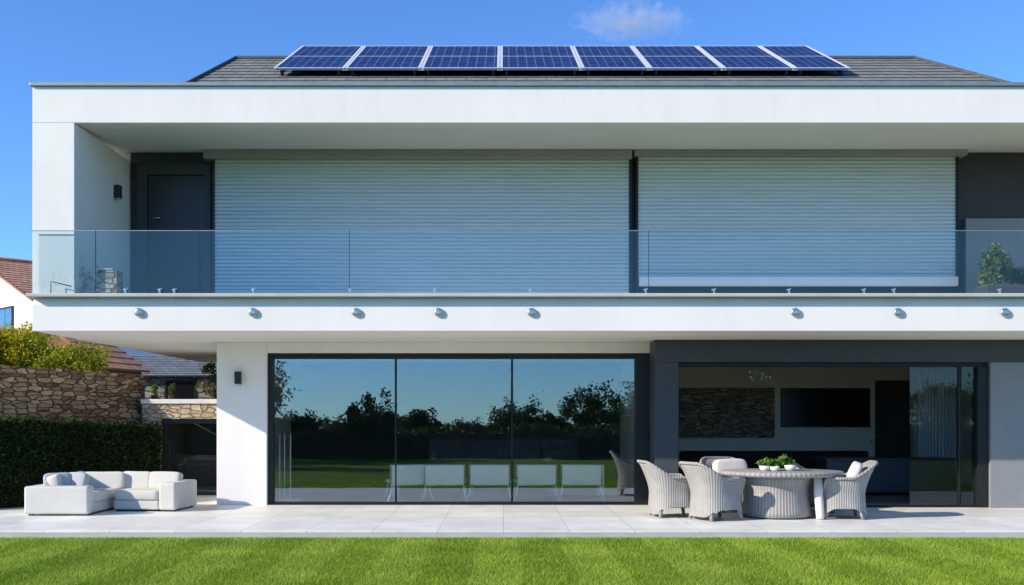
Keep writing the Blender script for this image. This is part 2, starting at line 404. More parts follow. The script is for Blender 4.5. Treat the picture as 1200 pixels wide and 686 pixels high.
# upper frame: header with sloping soffit, left wall, right end wall
fr = MB()
fr.prism_x([(16.0, 6.10), (18.46, 6.262), (18.46, 6.66), (16.0, 6.66)], XL, XR)
fr.box(XL, XI, 16.0, 18.46, 3.455, 6.098)
fr.box(XL, XR, 18.462, 25, 3.41, 6.64)
fr.box(10.6, XR, 16.0, 18.46, 3.455, 6.098)
fr.build('facade_frame', 'white_render', H, bevel=.008)
c = MB(); c.box(XL - .03, XR + .03, 15.955, 16.3, 6.662, 6.715); c.box(XL - .03, XL + .25, 16.3, 25, 6.662, 6.715); c.build('parapet_cap', 'zinc', H, bevel=.006)
c = MB(); c.box(XL + .3, XR, 16.32, 25, 6.645, 6.66); c.build('flat_roof', 'grey_metal', H)
# balcony slab and its edge
s_ = MB(); s_.prism_x([(16.0, 2.888), (25, 2.888), (25, 3.405), (16.06, 3.405), (16.0, 3.30)], XL, XR); s_.build('balcony_slab', 'white_render', H, bevel=.006)
c = MB(); c.prism_x([(15.87, 3.408), (16.6, 3.408), (16.6, 3.452), (15.90, 3.458), (15.87, 3.445)], XL - .05, XR + .05); c.build('balcony_edge', 'kerb_stone', H, bevel=.004)
c = MB(); c.box(XI, 10.6, 16.602, 18.46, 3.408, 3.440); c.build('balcony_floor', 'kerb_stone', H)
for px in (163, 296.5, 417.5, 514, 623, 931.5, 1052, 1177):
    b = MB(); x = X(px, 16); z = Z(366.5, 16)
    for k in range(1):
        prof = [(.066, 0), (.070, .012), (.066, .030), (.050, .040), (.0, .036)]
        n = 24; vs = []
        for r_, y_ in prof:
            for q in range(n): vs.append((x + r_ * math.cos(2 * math.pi * q / n), 15.998 - y_, z + r_ * math.sin(2 * math.pi * q / n)))
        b.add(vs, [(i * n + q, i * n + (q + 1) % n, (i + 1) * n + (q + 1) % n, (i + 1) * n + q) for i in range(len(prof) - 1) for q in range(n)], True)
    b.build('fascia_disc', 'chrome', H)
# ground floor walls
c = MB(); c.box(-5.09, -4.20, 18.4, 18.9, 0, 2.886); c.box(-5.09, -4.92, 18.9, 25, 0, 2.886); c.build('corner_column', 'white_render', H, bevel=.008)
c = MB(); c.box(-4.198, 2.60, 18.4, 18.9, 2.70, 2.886); c.build('window_lintel', 'white_render', H, bevel=.006)
c = MB(); c.box(2.598, 11.2, 17.78, 18.5, 2.505, 2.886); c.box(2.602, 3.0, 17.78, 18.5, 0.0, 2.503); c.box(8.35, 8.36, 17.9, 18.5, 0, 2.503)
c.build('dark_wall', 'anthracite', H, bevel=.006)
c = MB()
for (a, b) in ((8.362, 9.55), (9.556, 11.2)): c.box(a, b, 17.80, 18.3, 0, 2.503)
c.build('grey_wall_panel', 'grey_cladding', H, bevel=.004)
# dining room window
W = part('window_wall', H)
f = MB(); y0, y1 = 18.47, 18.60
f.box(-4.196, -4.10, y0, y1, 0.005, 2.698); f.box(2.345, 2.60, y0 - .03, y1 + .02, 0.005, 2.698); f.box(-4.098, 2.343, y0, y1, 2.60, 2.698); f.box(-4.098, 2.343, y0, y1, 0.004, .045)
f.build('frame', 'dark_frame', W, bevel=.004)
f = MB(); f.box(-4.098, 2.343, 18.62, 18.67, 2.575, 2.698); f.build('track_rail', 'grey_metal', W)
mx = [X(464, 18.55), X(600, 18.55)]
for x in mx:
    f = MB(); f.box(x - .012, x + .012, 18.50, 18.57, .047, 2.598); f.build('mullion', 'dark_frame', W, bevel=.003)
xs = [-4.095] + mx + [2.340]
for i in range(3):
    f = MB(); f.box(xs[i] + (.02 if i else 0), xs[i + 1] - (.02 if i < 2 else 0), 18.535, 18.545, .047, 2.598); f.build('pane', 'window_glass', W)
# living room sliding doors
D = part('sliding_door', H)
f = MB(); f.box(3.002, 8.348, 17.90, 18.10, 2.43, 2.503); f.box(3.002, 3.03, 17.90, 18.10, .004, 2.428); f.box(8.17, 8.348, 17.86, 18.10, .004, 2.428); f.box(3.032, 8.168, 17.90, 18.10, .004, .028)
f.build('frame', 'dark_frame', D, bevel=.004)
f = MB(); x = X(1122, 18.05); f.box(x - .02, x + .02, 17.97, 18.03, .03, 2.428); f.build('mullion', 'dark_frame', D)
f = MB(); f.box(X(1146, 18), X(1146, 18) + .035, 17.93, 17.99, .03, 2.428); f.build('sash', 'black_metal', D)
f = MB(); f.box(X(1066, 18), x - .022, 17.995, 18.003, .03, 2.428); f.build('pane', 'door_glass', D)
f = MB(); f.box(x + .022, 8.15, 17.945, 17.953, .03, 2.428); f.build('pane', 'door_glass', D)
# rooms behind the glass
c = MB(); c.box(-4.918, 11.2, 18.62, 25, -.02, .006); c.build('room_floor', 'room_floor', H)
c = MB(); c.box(-4.918, 11.2, 18.92, 24.98, 2.78, 2.885); c.build('room_ceiling', 'room_white', H)
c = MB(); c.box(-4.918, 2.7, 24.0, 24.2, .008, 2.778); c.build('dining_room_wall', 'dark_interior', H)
c = MB(); c.box(2.70, 2.86, 18.65, 24.2, .008, 2.778); c.build('party_wall', 'room_white', H)
c = MB(); c.box(2.862, 8.60, 24.0, 24.2, .008, 2.778); c.box(9.50, 11.18, 24.0, 24.2, .008, 2.778); c.box(8.602, 9.498, 24.0, 24.2, 2.42, 2.778); c.box(11.0, 11.19, 18.52, 23.99, .008, 2.778)
c.build('living_room_wall', 'room_white', H)
c = MB(); c.box(8.55, 9.55, 24.22, 24.9, .008, 2.5); c.build('hall_opening', 'dark_interior', H)
c = MB(); c.box(4.02, 6.26, 23.93, 23.998, 1.09, 2.24); c.build('stone_panel', 'ledger_stone', H)
# upper recess: charcoal back wall, door, shutters
c = MB(); c.box(XI + .002, 10.6, 18.40, 18.459, 3.442, 6.255); c.build('recess_wall', 'charcoal', H)
Dr = part('balcony_door', H)
f = MB(); xa, xb, zt = X(172, 18.3), X(240, 18.3), Z(205, 18.3)
f.box(X(160, 18.3), xa, 18.30, 18.398, 3.442, Z(192, 18.3)); f.box(xb, X(247, 18.3), 18.30, 18.398, 3.442, Z(192, 18.3)); f.box(xa, xb, 18.30, 18.398, zt, Z(192, 18.3))
f.build('door_frame', 'charcoal', Dr, bevel=.005)
f = MB(); f.box(xa + .006, xb - .006, 18.335, 18.396, 3.448, zt - .006); f.box(xa + .12, xb - .12, 18.328, 18.334, 3.60, zt - .14); f.build('door_leaf', 'black_metal', Dr, bevel=.003)
f = MB(); hx = xa + .13; hz = Z(256, 18.3); f.tube([(hx, 18.325, hz), (hx, 18.27, hz), (hx + .11, 18.265, hz)], .011); f.build('handle', 'chrome', Dr)
def shutter(xa, xb, zb, zt, bx0, bx1, bz1, ybar):
    S = part('roller_shutter', H)
    n = int(round((zt - zb) / .0665)); p = (zt - zb) / n
    prof = []
    yf = 18.24
    for i in range(n):
        z = zb + i * p
        prof += [(yf + .020, z), (yf + .020, z + .010), (yf + .004, z + .018), (yf - .004, z + p * .42), (yf - .002, z + p * .75), (yf + .006, z + p * .97)]
    prof2 = prof + [(yf + .020, zt), (yf + .045, zt), (yf + .045, zb)]
    m = MB(); nn = len(prof2)
    jit = []
    vs = [(xa, y, z) for y, z in prof2] + [(xb, y, z) for y, z in prof2]
    m.add(vs, [(i, (i + 1) % nn, nn + (i + 1) % nn, nn + i) for i in range(nn)])
    m.build('shutter_curtain', 'aluminium_shutter', S)
    b = MB(); b.box(bx0, bx1, 18.10, 18.398, zt - .01, bz1); b.build('shutter_box', 'box_metal', S, bevel=.006)
    for x0 in (xa - .05, xb):
        b = MB(); b.box(x0 + .002, x0 + .048, 18.22, 18.398, 3.442, zt - .012); b.build('guide_rail', 'dark_frame', S, bevel=.004)
    if ybar:
        b = MB(); b.box(xa + .002, xb - .002, 18.12, 18.275, zb - .15, zb + .008); b.build('bottom_bar', 'white_plastic', S, bevel=.008)
        b = MB(); b.box(xa, xb, 18.30, 18.398, 3.443, zb - .005); b.build('dark_gap_panel', 'dark_frame', S)  # dark panel filling the gap below the raised shutter
shutter(X(252, 18.25), X(737, 18.25), 3.46, Z(187, 18.25), X(240, 18.2), X(740, 18.2), 6.236, False)
shutter(X(748, 18.25), X(1119.5, 18.25), Z(326, 18.25), Z(183.5, 18.25), X(743, 18.2), X(1131, 18.2), 6.240, True)
c = MB(); c.box(X(1132, 18.3), 10.55, 18.30, 18.398, 3.442, Z(256, 18.3)); c.build('low_wall_panel', 'grey_cladding', H, bevel=.005)
# glass balustrade
G = part('glass_balustrade', H)
zt = Z(271, 15.95)
joints = [XL, X(112, 15.95), X(234.5, 15.95), X(409.5, 15.95), X(760, 15.95), X(1124, 15.95), 11.1]
for i in range(6):
    a, b = joints[i] + (.004 if i else 0), joints[i + 1] - .004
    f = MB(); f.box(a, b, 15.944, 15.956, 3.462, zt); f.build('glass_pane', 'balcony_glass', G)
    f = MB(); f.box(a, b, 15.943, 15.957, zt, zt + .012); f.build('top_trim', 'zinc', G)
for j in joints[1:-1]:
    f = MB(); f.box(j - .0035, j + .0035, 15.943, 15.957, 3.462, zt + .01); f.build('joint_seal', 'dark_frame', G)
for px in (147, 187, 204, 297, 410.5, 510, 622, 757, 837, 925, 1013, 1048, 1172):
    x = X(px, 15.9); f = MB(); f.box(x - .012, x + .012, 15.90, 15.942, 3.46, 3.53).box(x - .035, x - .013, 15.915, 15.942, 3.50, 3.525).box(x + .013, x + .03, 15.915, 15.942, 3.515, 3.54)
    f.build('glass_clamp', 'chrome', G, bevel=.003)
f = MB(); xa, xb = X(60, 15.92), X(84, 15.92)
f.tube([(xa, 15.91, 3.455), (xa, 15.91, 3.64), (xb, 15.91, 3.565)], .008); f.build('reflection_rod', 'dark_frame', G)  # bent rod modelled after a reflection in the glass
# pitched roof in stepped courses
RF = part('pitched_roof', H)
def courses(name, mat, A, B, C_, Dd, nc, parent, thick=.03, tile=.33, origin=None):
    """A,B eave ends; C_,Dd ridge ends (left,right): overlapping rows of tiles"""
    A, B, C_, Dd = map(Vector, (A, B, C_, Dd)); m = MB(); m.uv = []
    nrm = (B - A).cross(C_ - A).normalized()
    for i in range(nc):
        t0, t1 = i / nc, (i + 1.12) / nc
        a, b, c, d = A.lerp(C_, t0), B.lerp(Dd, t0), B.lerp(Dd, min(t1, 1.0)), A.lerp(C_, min(t1, 1.0))
        up = nrm * thick
        vs = [a + up, b + up, c + nrm * .004, d + nrm * .004, a - nrm * .01, b - nrm * .01]
        m.add(vs, [(0, 1, 2, 3), (4, 5, 1, 0), (0, 3, 4), (1, 5, 2)])
        L = (b - a).length
        m.uv += [(0, i), (L, i), (L, i + .98), (0, i + .98)] + [(0, i), (L, i), (L, i), (0, i)] + [(0, i)] * 3 + [(L, i)] * 3
    return m.build(name, mat, parent, origin=origin)
courses('roof_tiles', 'grey_tiles', (-5.22, 16.75, 6.87), (8.35, 16.75, 6.87), (-5.16, 20.0, 8.475), (7.9, 20.0, 8.475), 10, RF, .02)
courses('roof_tiles', 'grey_tiles', (8.35, 23.25, 6.87), (-5.22, 23.25, 6.87), (7.9, 20.0, 8.475), (-5.16, 20.0, 8.475), 10, RF, .02)
m = MB(); m.add([(-5.15, 16.8, 6.66), (-5.12, 20, 8.44), (-5.15, 23.2, 6.66)], [(0, 1, 2)]).add([(8.3, 16.8, 6.66), (7.85, 20, 8.44), (8.3, 23.2, 6.66)], [(0, 2, 1)]); m.box(-5.14, 8.2, 16.8, 23.2, 6.662, 6.85); m.build('gable_infill', 'zinc', RF)
for i in range(30):
    x0 = -5.17 + i * .436
    m = MB(); m.prism_x([(19.89, 8.45), (20.11, 8.45), (20.06, 8.515), (19.94, 8.515)], x0, x0 + .445); o = m.build('ridge_cap', 'grey_tiles', RF, bevel=.01)
m = MB(); m.tube([(-5.21, 16.75, 6.9), (-5.15, 20.0, 8.50)], .035); m.build('verge_trim', 'grey_tiles', RF)
m = MB()
m.tube([(8.34, 16.75, 6.90), (7.89, 20.0, 8.50)], .035); m.build('verge_trim', 'grey_tiles', RF)

# ------------------------------------------------------------------ solar panels (eight, side by side)
jx = [-3.93, -2.71, -1.41, -.06, 1.34, 2.50, 3.76, 4.98, 5.93]
sl = math.atan2(8.79 - 7.517, 2.5); Ls = math.hypot(8.79 - 7.517, 2.5)
pos = ['leftmost blue solar panel at the left end of the rooftop row', 'second blue solar panel from the left end of the rooftop row', 'third blue solar panel from the left end of the rooftop row',
       'fourth blue solar panel from the left of the rooftop row', 'fifth blue solar panel from the left of the rooftop row', 'third blue solar panel from the right end of the rooftop row',
       'second blue solar panel from the right end of the rooftop row', 'narrow rightmost blue solar panel at the right end of the rooftop row']
for i in range(8):
    w = jx[i + 1] - jx[i]; T = thing('solar_panel', pos[i], 'solar panel', (jx[i], 17.7, 7.517), 0, 'solar panels on the pitched roof')
    T.rotation_euler = (sl, 0, 0)
    m = MB(); q = .004
    m.box(q, w - q, 0, Ls, -.035, .0); m.build('cell_sheet', 'solar_cells', T, local=True)
    m = MB(); fw = .046
    m.box(q, q + fw, 0, Ls, -.04, .008).box(w - q - fw, w - q, 0, Ls, -.04, .008).box(q + fw, w - q - fw, 0, .03, -.014, .008).box(q + fw, w - q - fw, Ls - .03, Ls, -.04, .008)
    m.build('frame', 'panel_frame', T, local=True, bevel=.003)
    m = MB(); m.box(q + fw, w - q - fw, Ls * .5 - .012, Ls * .5 + .012, -.01, .006); m.build('middle_bar', 'panel_frame', T, local=True)
    for fx in (.12, w - .12):
        m = MB(); m.box(fx - .02, fx + .02, .06, Ls - .1, -.10, -.045).box(fx - .025, fx + .025, .10, .15, -.24, -.10).box(fx - .025, fx + .025, Ls - .4, Ls - .35, -.24, -.10)
        m.build('mounting_rail', 'black_metal', T, local=True)

# ------------------------------------------------------------------ wall lamps
def lamp(loc, nx, ny, label, s=1.0):
    T = thing('wall_lamp', label, 'wall lamp', loc, math.atan2(ny, nx), 'black wall lamps')
    m = MB(); m.box(0.002, .02, -.05, .05, -.10, .10); m.build('back_plate', 'black_metal', T, local=True, bevel=.004)
    m = MB(); m.box(.022, .11, -.055, .055, -.11, .11); m.build('lamp_body', 'black_metal', T, local=True, bevel=.008)
    m = MB(); m.lathe([(.03, -.135), (.045, -.128), (.045, -.11)], (.066, 0, 0), 16); m.build('lens', 'chrome', T, local=True)
lamp((X(280, 18.4), 18.4, Z(443, 18.4)), 0, -1, 'black box wall lamp on the white corner column beside the window')
lamp((XI, 17.65, Z(225, 17.65)), 1, 0, 'black box wall lamp on the shaded upper side wall by the balcony door')

# ------------------------------------------------------------------ balcony things
T = thing('stone_pier', 'short cream stone block standing on the balcony behind the glass', 'stone pier', (X(128, 16.3), 16.32, 3.455))
m = MB(); m.box(-.165, .165, -.13, .13, 0, .40); m.build('stone_block', 'cream_stone', T, local=True, bevel=.01)
m = MB(); m.prism_x([(-.14, .402), (.14, .402), (.14, .425), (-.14, .425)], -.175, .10); m.build('cap', 'coping_stone', T, local=True, bevel=.008)
T = thing('planter', 'long dark planter on the right end of the balcony', 'planter', (8.76, 17.4, 3.442))
m = MB(); m.box(-.75, 1.3, -.22, .22, 0, .30); m.build('trough', 'charcoal', T, local=True, bevel=.01)
m = MB(); m.box(-.72, 1.27, -.19, .19, .302, .315); m.build('soil', 'earth', T, local=True)
T = thing('balcony_shrub', 'leafy green and yellow shrub growing behind the balcony glass at right', 'shrub', (8.76, 17.4, 3.755))
p1, t1 = crown_pts(1500, (-.50, -.05, .30), (.30, .3, .50), 16, .42, seed=3); p2, t2 = crown_pts(3200, (.30, -.03, .26), (.85, .26, .36), 24, .32, seed=4)
leaves('foliage', 'mixed_green', np.vstack([p1, p2]), .035, T, np.concatenate([t1 + .1, t2 - .1]))
m = MB(); m.tube([(-.55, 0, 0), (-.53, .02, .3), (-.6, 0, .6)], [.02, .015, .006]); m.build('stem', 'bark', T, local=True)
m = MB(); m.tube([(.4, 0, 0), (.42, .02, .3), (.5, 0, .5)], [.02, .015, .006]); m.build('stem', 'bark', T, local=True)

# ------------------------------------------------------------------ corner sofa: two modules
def rotz(a): return Matrix.Rotation(a, 3, 'Z')
T = thing('sofa_module', 'cream armchair-wide sofa section with its arm towards the lawn, left of the pair', 'outdoor sofa', (-7.05, 16.34, 0), 0, 'cream outdoor corner sofa sections')
m = MB(); m.box(-.50, .50, 0, 1.62, .03, .20); m.build('base', 'sofa_fabric', T, local=True, bevel=.03, seg=3)
m = MB(); m.box(-.51, .505, -.005, .25, .025, .465); m.build('arm', 'sofa_fabric', T, local=True, bevel=.035, seg=3)
m = MB(); m.box(-.51, -.26, .252, 1.62, .10, .465); m.build('back', 'sofa_fabric', T, local=True, bevel=.035, seg=3)
m = MB(); m.puff((.13, .83, .275), (.80, 1.16, .17), .22, lump=.02, n=32); m.build('seat_cushion', 'sofa_fabric', T, local=True)
for y, s in ((.56, 1), (1.12, 2)):
    m = MB(); m.puff((-.16, y, .455), (.22, .58, .35), .3, Matrix.Rotation(R(-12), 3, 'Y'), n=28, lump=.06, seed=s); m.build('back_cushion', 'sofa_fabric', T, local=True)
m = MB(); m.box(-.255, .50, 1.42, 1.63, .10, .50); m.build('back', 'sofa_fabric', T, local=True, bevel=.035, seg=3)
m = MB(); m.puff((.24, 1.34, .465), (.72, .19, .31), .27, Matrix.Rotation(R(-14), 3, 'X'), n=28, lump=.05, seed=6); m.build('back_cushion', 'sofa_fabric', T, local=True)
for sx in (-.42, .42):
    for y in (.1, 1.5):
        m = MB(); m.box(sx - .04, sx + .04, y - .04, y + .04, 0, .03); m.build('foot', 'black_metal', T, local=True)
T2 = thing('sofa_module', 'cream sofa section with three back cushions facing the lawn, nearest the white column', 'outdoor sofa', (-5.93, 17.10, 0), R(-4), 'cream outdoor corner sofa sections')
m = MB(); m.box(-.52, .25, .0, .98, .03, .19); m.build('base', 'sofa_fabric', T2, local=True, bevel=.03, seg=3)
m = MB(); m.box(.252, .53, -.01, 1.0, .025, .475); m.build('arm', 'sofa_fabric', T2, local=True, bevel=.035, seg=3)
m = MB(); m.box(-.52, .25, .74, 1.0, .10, .50); m.build('back', 'sofa_fabric', T2, local=True, bevel=.035, seg=3)
m = MB(); m.puff((-.13, .36, .27), (.77, .76, .17), .2, lump=.02, n=32); m.build('seat_cushion', 'sofa_fabric', T2, local=True)
for x, w, s in ((-.38, .50, 5), (.10, .58, 7)):
    m = MB(); m.puff((x, .64, .465), (w, .19, .31), .27, Matrix.Rotation(R(-14), 3, 'X'), n=28, lump=.05, seed=s); m.build('back_cushion', 'sofa_fabric', T2, local=True)
for sx in (-.45, .45):
    for y in (.08, .9):
        m = MB(); m.box(sx - .04, sx + .04, y - .04, y + .04, 0, .03); m.build('foot', 'black_metal', T2, local=True)
for i, (dx, dy, a, lab) in enumerate(((-.15, .40, 25, 'grey scatter pillow leaning at the far left of the sofa arm'), (.10, .50, -12, 'grey scatter pillow resting beside another behind the sofa arm'))):
    m = MB(); m.puff((0, 0, 0), (.42, .16, .36), .42, rotz(R(a)) @ Matrix.Rotation(R(-20), 3, 'X'), n=28, lump=.06, seed=20 + i)
    o = m.build('scatter_pillow', 'pillow_fabric', None, local=True); o.location = (-7.05 + dx, 16.34 + dy, .475); tag(o, lab, 'pillow', 'grey scatter pillows')

# ------------------------------------------------------------------ wicker tub chairs
def chair_shell():
    n = 72; SN = 2.8
    def rr(q, r): return r / (abs(math.cos(q)) ** SN + abs(math.sin(q)) ** SN) ** (1 / SN)
    def sm(a, b, x): t_ = min(1, max(0, (x - a) / (b - a))); return t_ * t_ * (3 - 2 * t_)
    def top(q):
        a = abs((q + math.pi) % (2 * math.pi) - math.pi)      # 0 = front, pi = back
        return .40 + .225 * sm(.62, .95, a) + .235 * sm(1.75, 2.75, a)
    def bot(q):
        a = abs((q + math.pi) % (2 * math.pi) - math.pi)
        return .17 - .11 * sm(2.1, 2.6, a) - .075 * (math.cos(2 * (a - math.pi / 4)) ** 8 if a < 2.2 else 0)
    def prof(q, t_):          # outer surface, t 0..1
        a = abs((q + math.pi) % (2 * math.pi) - math.pi); zt_, zb_ = top(q), bot(q); z = zb_ + (zt_ - zb_) * t_
        fl = .345 + .035 * (1 - z / .4) ** 2 if z < .4 else .345 + .16 * ((z - .4) / .46) ** 1.4
        r = rr(q, fl); return (r * math.cos(q), r * math.sin(q), z)
    m = MB(); K = 12; vs = []
    for k in range(K + 1):
        for i in range(n): vs.append(prof(2 * math.pi * i / n, k / K))
    fs = [(k * n + i, k * n + (i + 1) % n, (k + 1) * n + (i + 1) % n, (k + 1) * n + i) for k in range(K) for i in range(n)]
    base = (K + 1) * n; J = 5
    for j in range(J + 1):
        for i in range(n):
            q = 2 * math.pi * i / n; x, y, z = prof(q, 1); zt_ = top(q); zz = zt_ + (.34 - zt_) * j / J
            kx = 1 - .055 / math.hypot(x, y) * (1 if j else .2)
            fl = .345 + .16 * (max(0, zz - .4) / .46) ** 1.4; r = rr(q, fl) * (1 - .12 * min(1, j + .2))
            vs.append((r * math.cos(q), r * math.sin(q), zz))
    for j in range(J):
        for i in range(n):
            fs.append((base + j * n + i, base + j * n + (i + 1) % n, base + (j + 1) * n + (i + 1) % n, base + (j + 1) * n + i))
    fs += [(K * n + i, K * n + (i + 1) % n, base + (i + 1) % n, base + i) for i in range(n)]
    vs.append((0, 0, .34)); cidx = len(vs) - 1
    fs += [(base + J * n + i, base + J * n + (i + 1) % n, cidx) for i in range(n)]
    m.add(vs, fs, True)
    rim = [Vector(prof(2 * math.pi * i / n, 1)) + Vector((0, 0, .005)) for i in range(n)]
    return m, rim
def make_chair():
    T = thing('wicker_chair', '', 'armchair', (0, 0, 0), 0, 'wicker tub chairs round the outdoor table')
    m, rim = chair_shell(); m.build('woven_shell', 'pale_wicker', T, local=True)
    m = MB(); m.tube(rim, .024, 8, closed=True); m.build('rolled_rim', 'pale_wicker', T, local=True)
    for sx, sy in ((1, 1), (1, -1), (-1, 1), (-1, -1)):
        m = MB(); x, y = .245 * sx, .245 * sy
        m.tube([(x, y, .34), (x * 1.02, y * 1.02, .12), (x * 1.14, y * 1.14, 0)], [.036, .032, .024], 10); m.build('leg', 'pale_wicker', T, local=True)
    m = MB(); m.puff((.02, 0, .415), (.60, .58, .13), .45, n=28, lump=.02); m.build('seat_cushion', 'cream_fabric', T, local=True)
    return T
ch0 = make_chair()
spots = [(X(788, 16.25), 16.28, R(8), 'wicker tub chair at the far left end of the table, facing right', 1.0),
         (X(839, 15.78), 15.80, R(24), 'wicker tub chair with its back to the lawn, just left of the table', 1.0),
         (X(986, 16.0), 16.02, R(172), 'wicker tub chair at the right end of the table with a white pillow', 1.0),
         (X(957, 17.05), 17.10, R(-18), 'wicker tub chair behind the right side of the table, turned away from it', 1.0),
         (X(857, 17.2), 17.25, R(-75), 'wicker tub chair with a cream back standing behind the table', 1.0)]
for i, (x, y, a, lab, s) in enumerate(spots):
    o = ch0 if i == 0 else copy_tree(ch0)
    o.location = (x, y, 0); o.rotation_euler = (0, 0, a); o['label'] = lab; o.scale = (s, s, s)
# far chair carries a cream back cushion, right one a white pillow, left one a blue cushion
def pill(name, mat, loc, size, rot, lab, seed):
    m = MB(); m.puff((0, 0, 0), size, .4, rot, n=28, lump=.05, seed=seed); o = m.build(name, mat, None, local=True); o.location = loc
    tag(o, lab, 'pillow')
pill('back_pillow', 'cream_fabric', (X(857, 17.3), 17.36, .66), (.62, .16, .40), rotz(R(15)) @ Matrix.Rotation(R(-14), 3, 'X'), 'cream back pillow in the chair behind the table', 31)
pill('white_pillow', 'cream_fabric', (X(999, 16.0), 15.98, .67), (.17, .48, .42), rotz(R(-18)) @ Matrix.Rotation(R(24), 3, 'Y'), 'white pillow leaning in the right end wicker chair', 32)
pill('blue_cushion', 'blue_fabric', (X(839, 15.9) + .10, 15.95, .56), (.44, .42, .20), rotz(R(24)) @ Matrix.Rotation(R(10), 3, 'Y'), 'dark blue cushion in the wicker chair left of the table', 33)

# ------------------------------------------------------------------ wicker table
TX, TY = X(914, 16.2), 16.2
T = thing('wicker_table', 'oval wicker dining table with a thick woven drum base on the terrace', 'table', (TX, TY, 0))
m = MB(); m.lathe([(.46, .01), (.535, .03), (.525, .10), (.495, .30), (.49, .45), (.53, .58), (.60, .66)], (-.06, 0, 0), 72, 1, .95); m.build('drum_base', 'pale_wicker', T, local=True)
m = MB(); m.lathe([(.60, .655), (.88, .645), (.93, .655), (.955, .682), (.945, .710), (.92, .722), (.0, .722)], (.02, 0, 0), 72, 1, .80); m.build('tabletop', 'pale_wicker', T, local=True)
m = MB(); m.tube([(.49, -.44, 0), (.50, -.43, .05), (.48, -.40, .4), (.48, -.38, .66)], [.055, .064, .068, .066], 14); m.build('leg', 'cream_fabric', T, local=True)
# bowls and leafy plants on it
zt_ = .722
for i, (px, dy, r_, lab) in enumerate(((896, -.10, .085, 'small white bowl at the left of the table centrepiece'), (908, -.16, .075, 'small white bowl in the middle of the table centrepiece'), (926, -.05, .095, 'larger white bowl at the right of the table centrepiece'))):
    m = MB(); m.lathe([(r_ * .5, 0), (r_ * .85, r_ * .35), (r_, r_ * .95), (r_ * .93, r_ * .95), (r_ * .75, r_ * .4), (0, r_ * .3)], (0, 0, 0), 28)
    o = m.build('bowl', 'ceramic', None, local=True); o.location = (X(px, TY + dy), TY + dy, zt_); tag(o, lab, 'bowl', 'white bowls on the wicker table')
for i, (px, dy, hh, n_, lab) in enumerate(((897, -.06, .14, 260, 'low leafy green plant in the left bowl on the table'), (922, -.02, .22, 360, 'taller bright green plant in the right bowl on the table'))):
    T = thing('potted_plant', lab, 'plant', (X(px, TY + dy), TY + dy, zt_ + .04), 0, 'green plants on the wicker table')
    p, tn = crown_pts(n_, (0, 0, hh * .55), (.15, .13, hh * .6), 12, .45, seed=50 + i)
    leaves('foliage', 'fresh_leaf', p, .028, T, tn)
    for k in range(4):
        a = k * 1.6; m = MB(); m.tube([(0, 0, 0), (.03 * math.cos(a), .03 * math.sin(a), hh * .4), (.08 * math.cos(a), .08 * math.sin(a), hh * .85)], [.005, .004, .002], 6); m.build('stem', 'fresh_leaf', T, local=True)
p_, t_ = crown_pts(300, (0, 0, .06), (.19, .10, .075), 10, .5, seed=59)
o = leaves('table_greenery', 'fresh_leaf', p_, .028, None, t_); o.location = (X(909, TY), TY, zt_ + .05); tag(o, 'sprigs of green leaves lying between the bowls on the table', 'leaves')

# ------------------------------------------------------------------ dining room furniture
T = thing('dining_table', 'long dark glass dining table inside behind the white chairs', 'table', (X(584, 20), 20.1, .006))
hw = 2.1
m = MB(); m.box(-hw, hw, -.45, .45, .655, .69); m.build('tabletop', 'dark_glass_top', T, local=True, bevel=.005)
for sx in (-1, 1):
    for sy in (-1, 1):
        m = MB(); m.box(sx * (hw - .12) - .03, sx * (hw - .12) + .03, sy * .38 - .03, sy * .38 + .03, 0, .653); m.build('leg', 'chrome', T, local=True)
def make_dchair():
    T = thing('dining_chair', '', 'chair', (0, 0, 0), 0, 'white dining chairs behind the window')
    m = MB(); m.box(-.355, .355, -.29, -.265, .31, .665); m.build('backrest', 'chair_mesh', T, local=True, bevel=.01)
    m = MB(); m.box(-.39, .39, -.26, .28, .34, .39); m.build('seat', 'chair_mesh', T, local=True, bevel=.015)
    m = MB(); m.tube([(-.375, -.28, .30), (-.375, -.285, .675), (.375, -.285, .675), (.375, -.28, .30)], .011); m.tube([(-.375, -.28, .305), (.375, -.28, .305)], .011); m.build('frame', 'chrome', T, local=True)
    for sx in (-1, 1):
        for sy in (-1, 1):
            m = MB(); m.tube([(sx * .34, sy * .26, .34), (sx * .37, sy * .27, .15), (sx * .43, sy * .31, 0)], [.014, .013, .011], 8); m.build('leg', 'white_metal', T, local=True)
    return T
dc = make_dchair()
for i, (px, a, lab) in enumerate(((477, 14, 'leftmost white dining chair, turned a little, behind the window'), (521, 0, 'second white dining chair from the left behind the window'),
                              (575, -4, 'middle white dining chair of five behind the window'), (628, 3, 'second white dining chair from the right behind the window'), (683, -5, 'rightmost white dining chair behind the window'))):
    o = dc if i == 0 else copy_tree(dc); y = 19.32; o.location = (X(px, 19.05), y, .006); o.rotation_euler = (0, 0, R(a)); o['label'] = lab
m = MB(); m.lathe([(.04, 0), (.05, .05), (.035, .12), (.02, .16), (.022, .2), (0, .2)], (0, 0, 0), 20); o = m.build('glass_vase', 'clear_glass', None, local=True); o.location = (X(508, 20), 20.0, .696); tag(o, 'small glass vase on the left half of the dining table', 'vase')
T = thing('fruit_bowl', 'small bowl of orange fruit on the dining table', 'bowl', (X(642, 20), 19.9, .696))
m = MB(); m.lathe([(.05, 0), (.1, .05), (.11, .06), (.09, .05), (0, .02)], (0, 0, 0), 20); m.build('bowl', 'ceramic', T, local=True)
for k in range(3):
    m = MB(); m.puff((.04 * math.cos(k * 2.1), .04 * math.sin(k * 2.1), .065), (.075, .075, .07), .95, n=14); m.build('orange', 'orange_fruit', T, local=True)
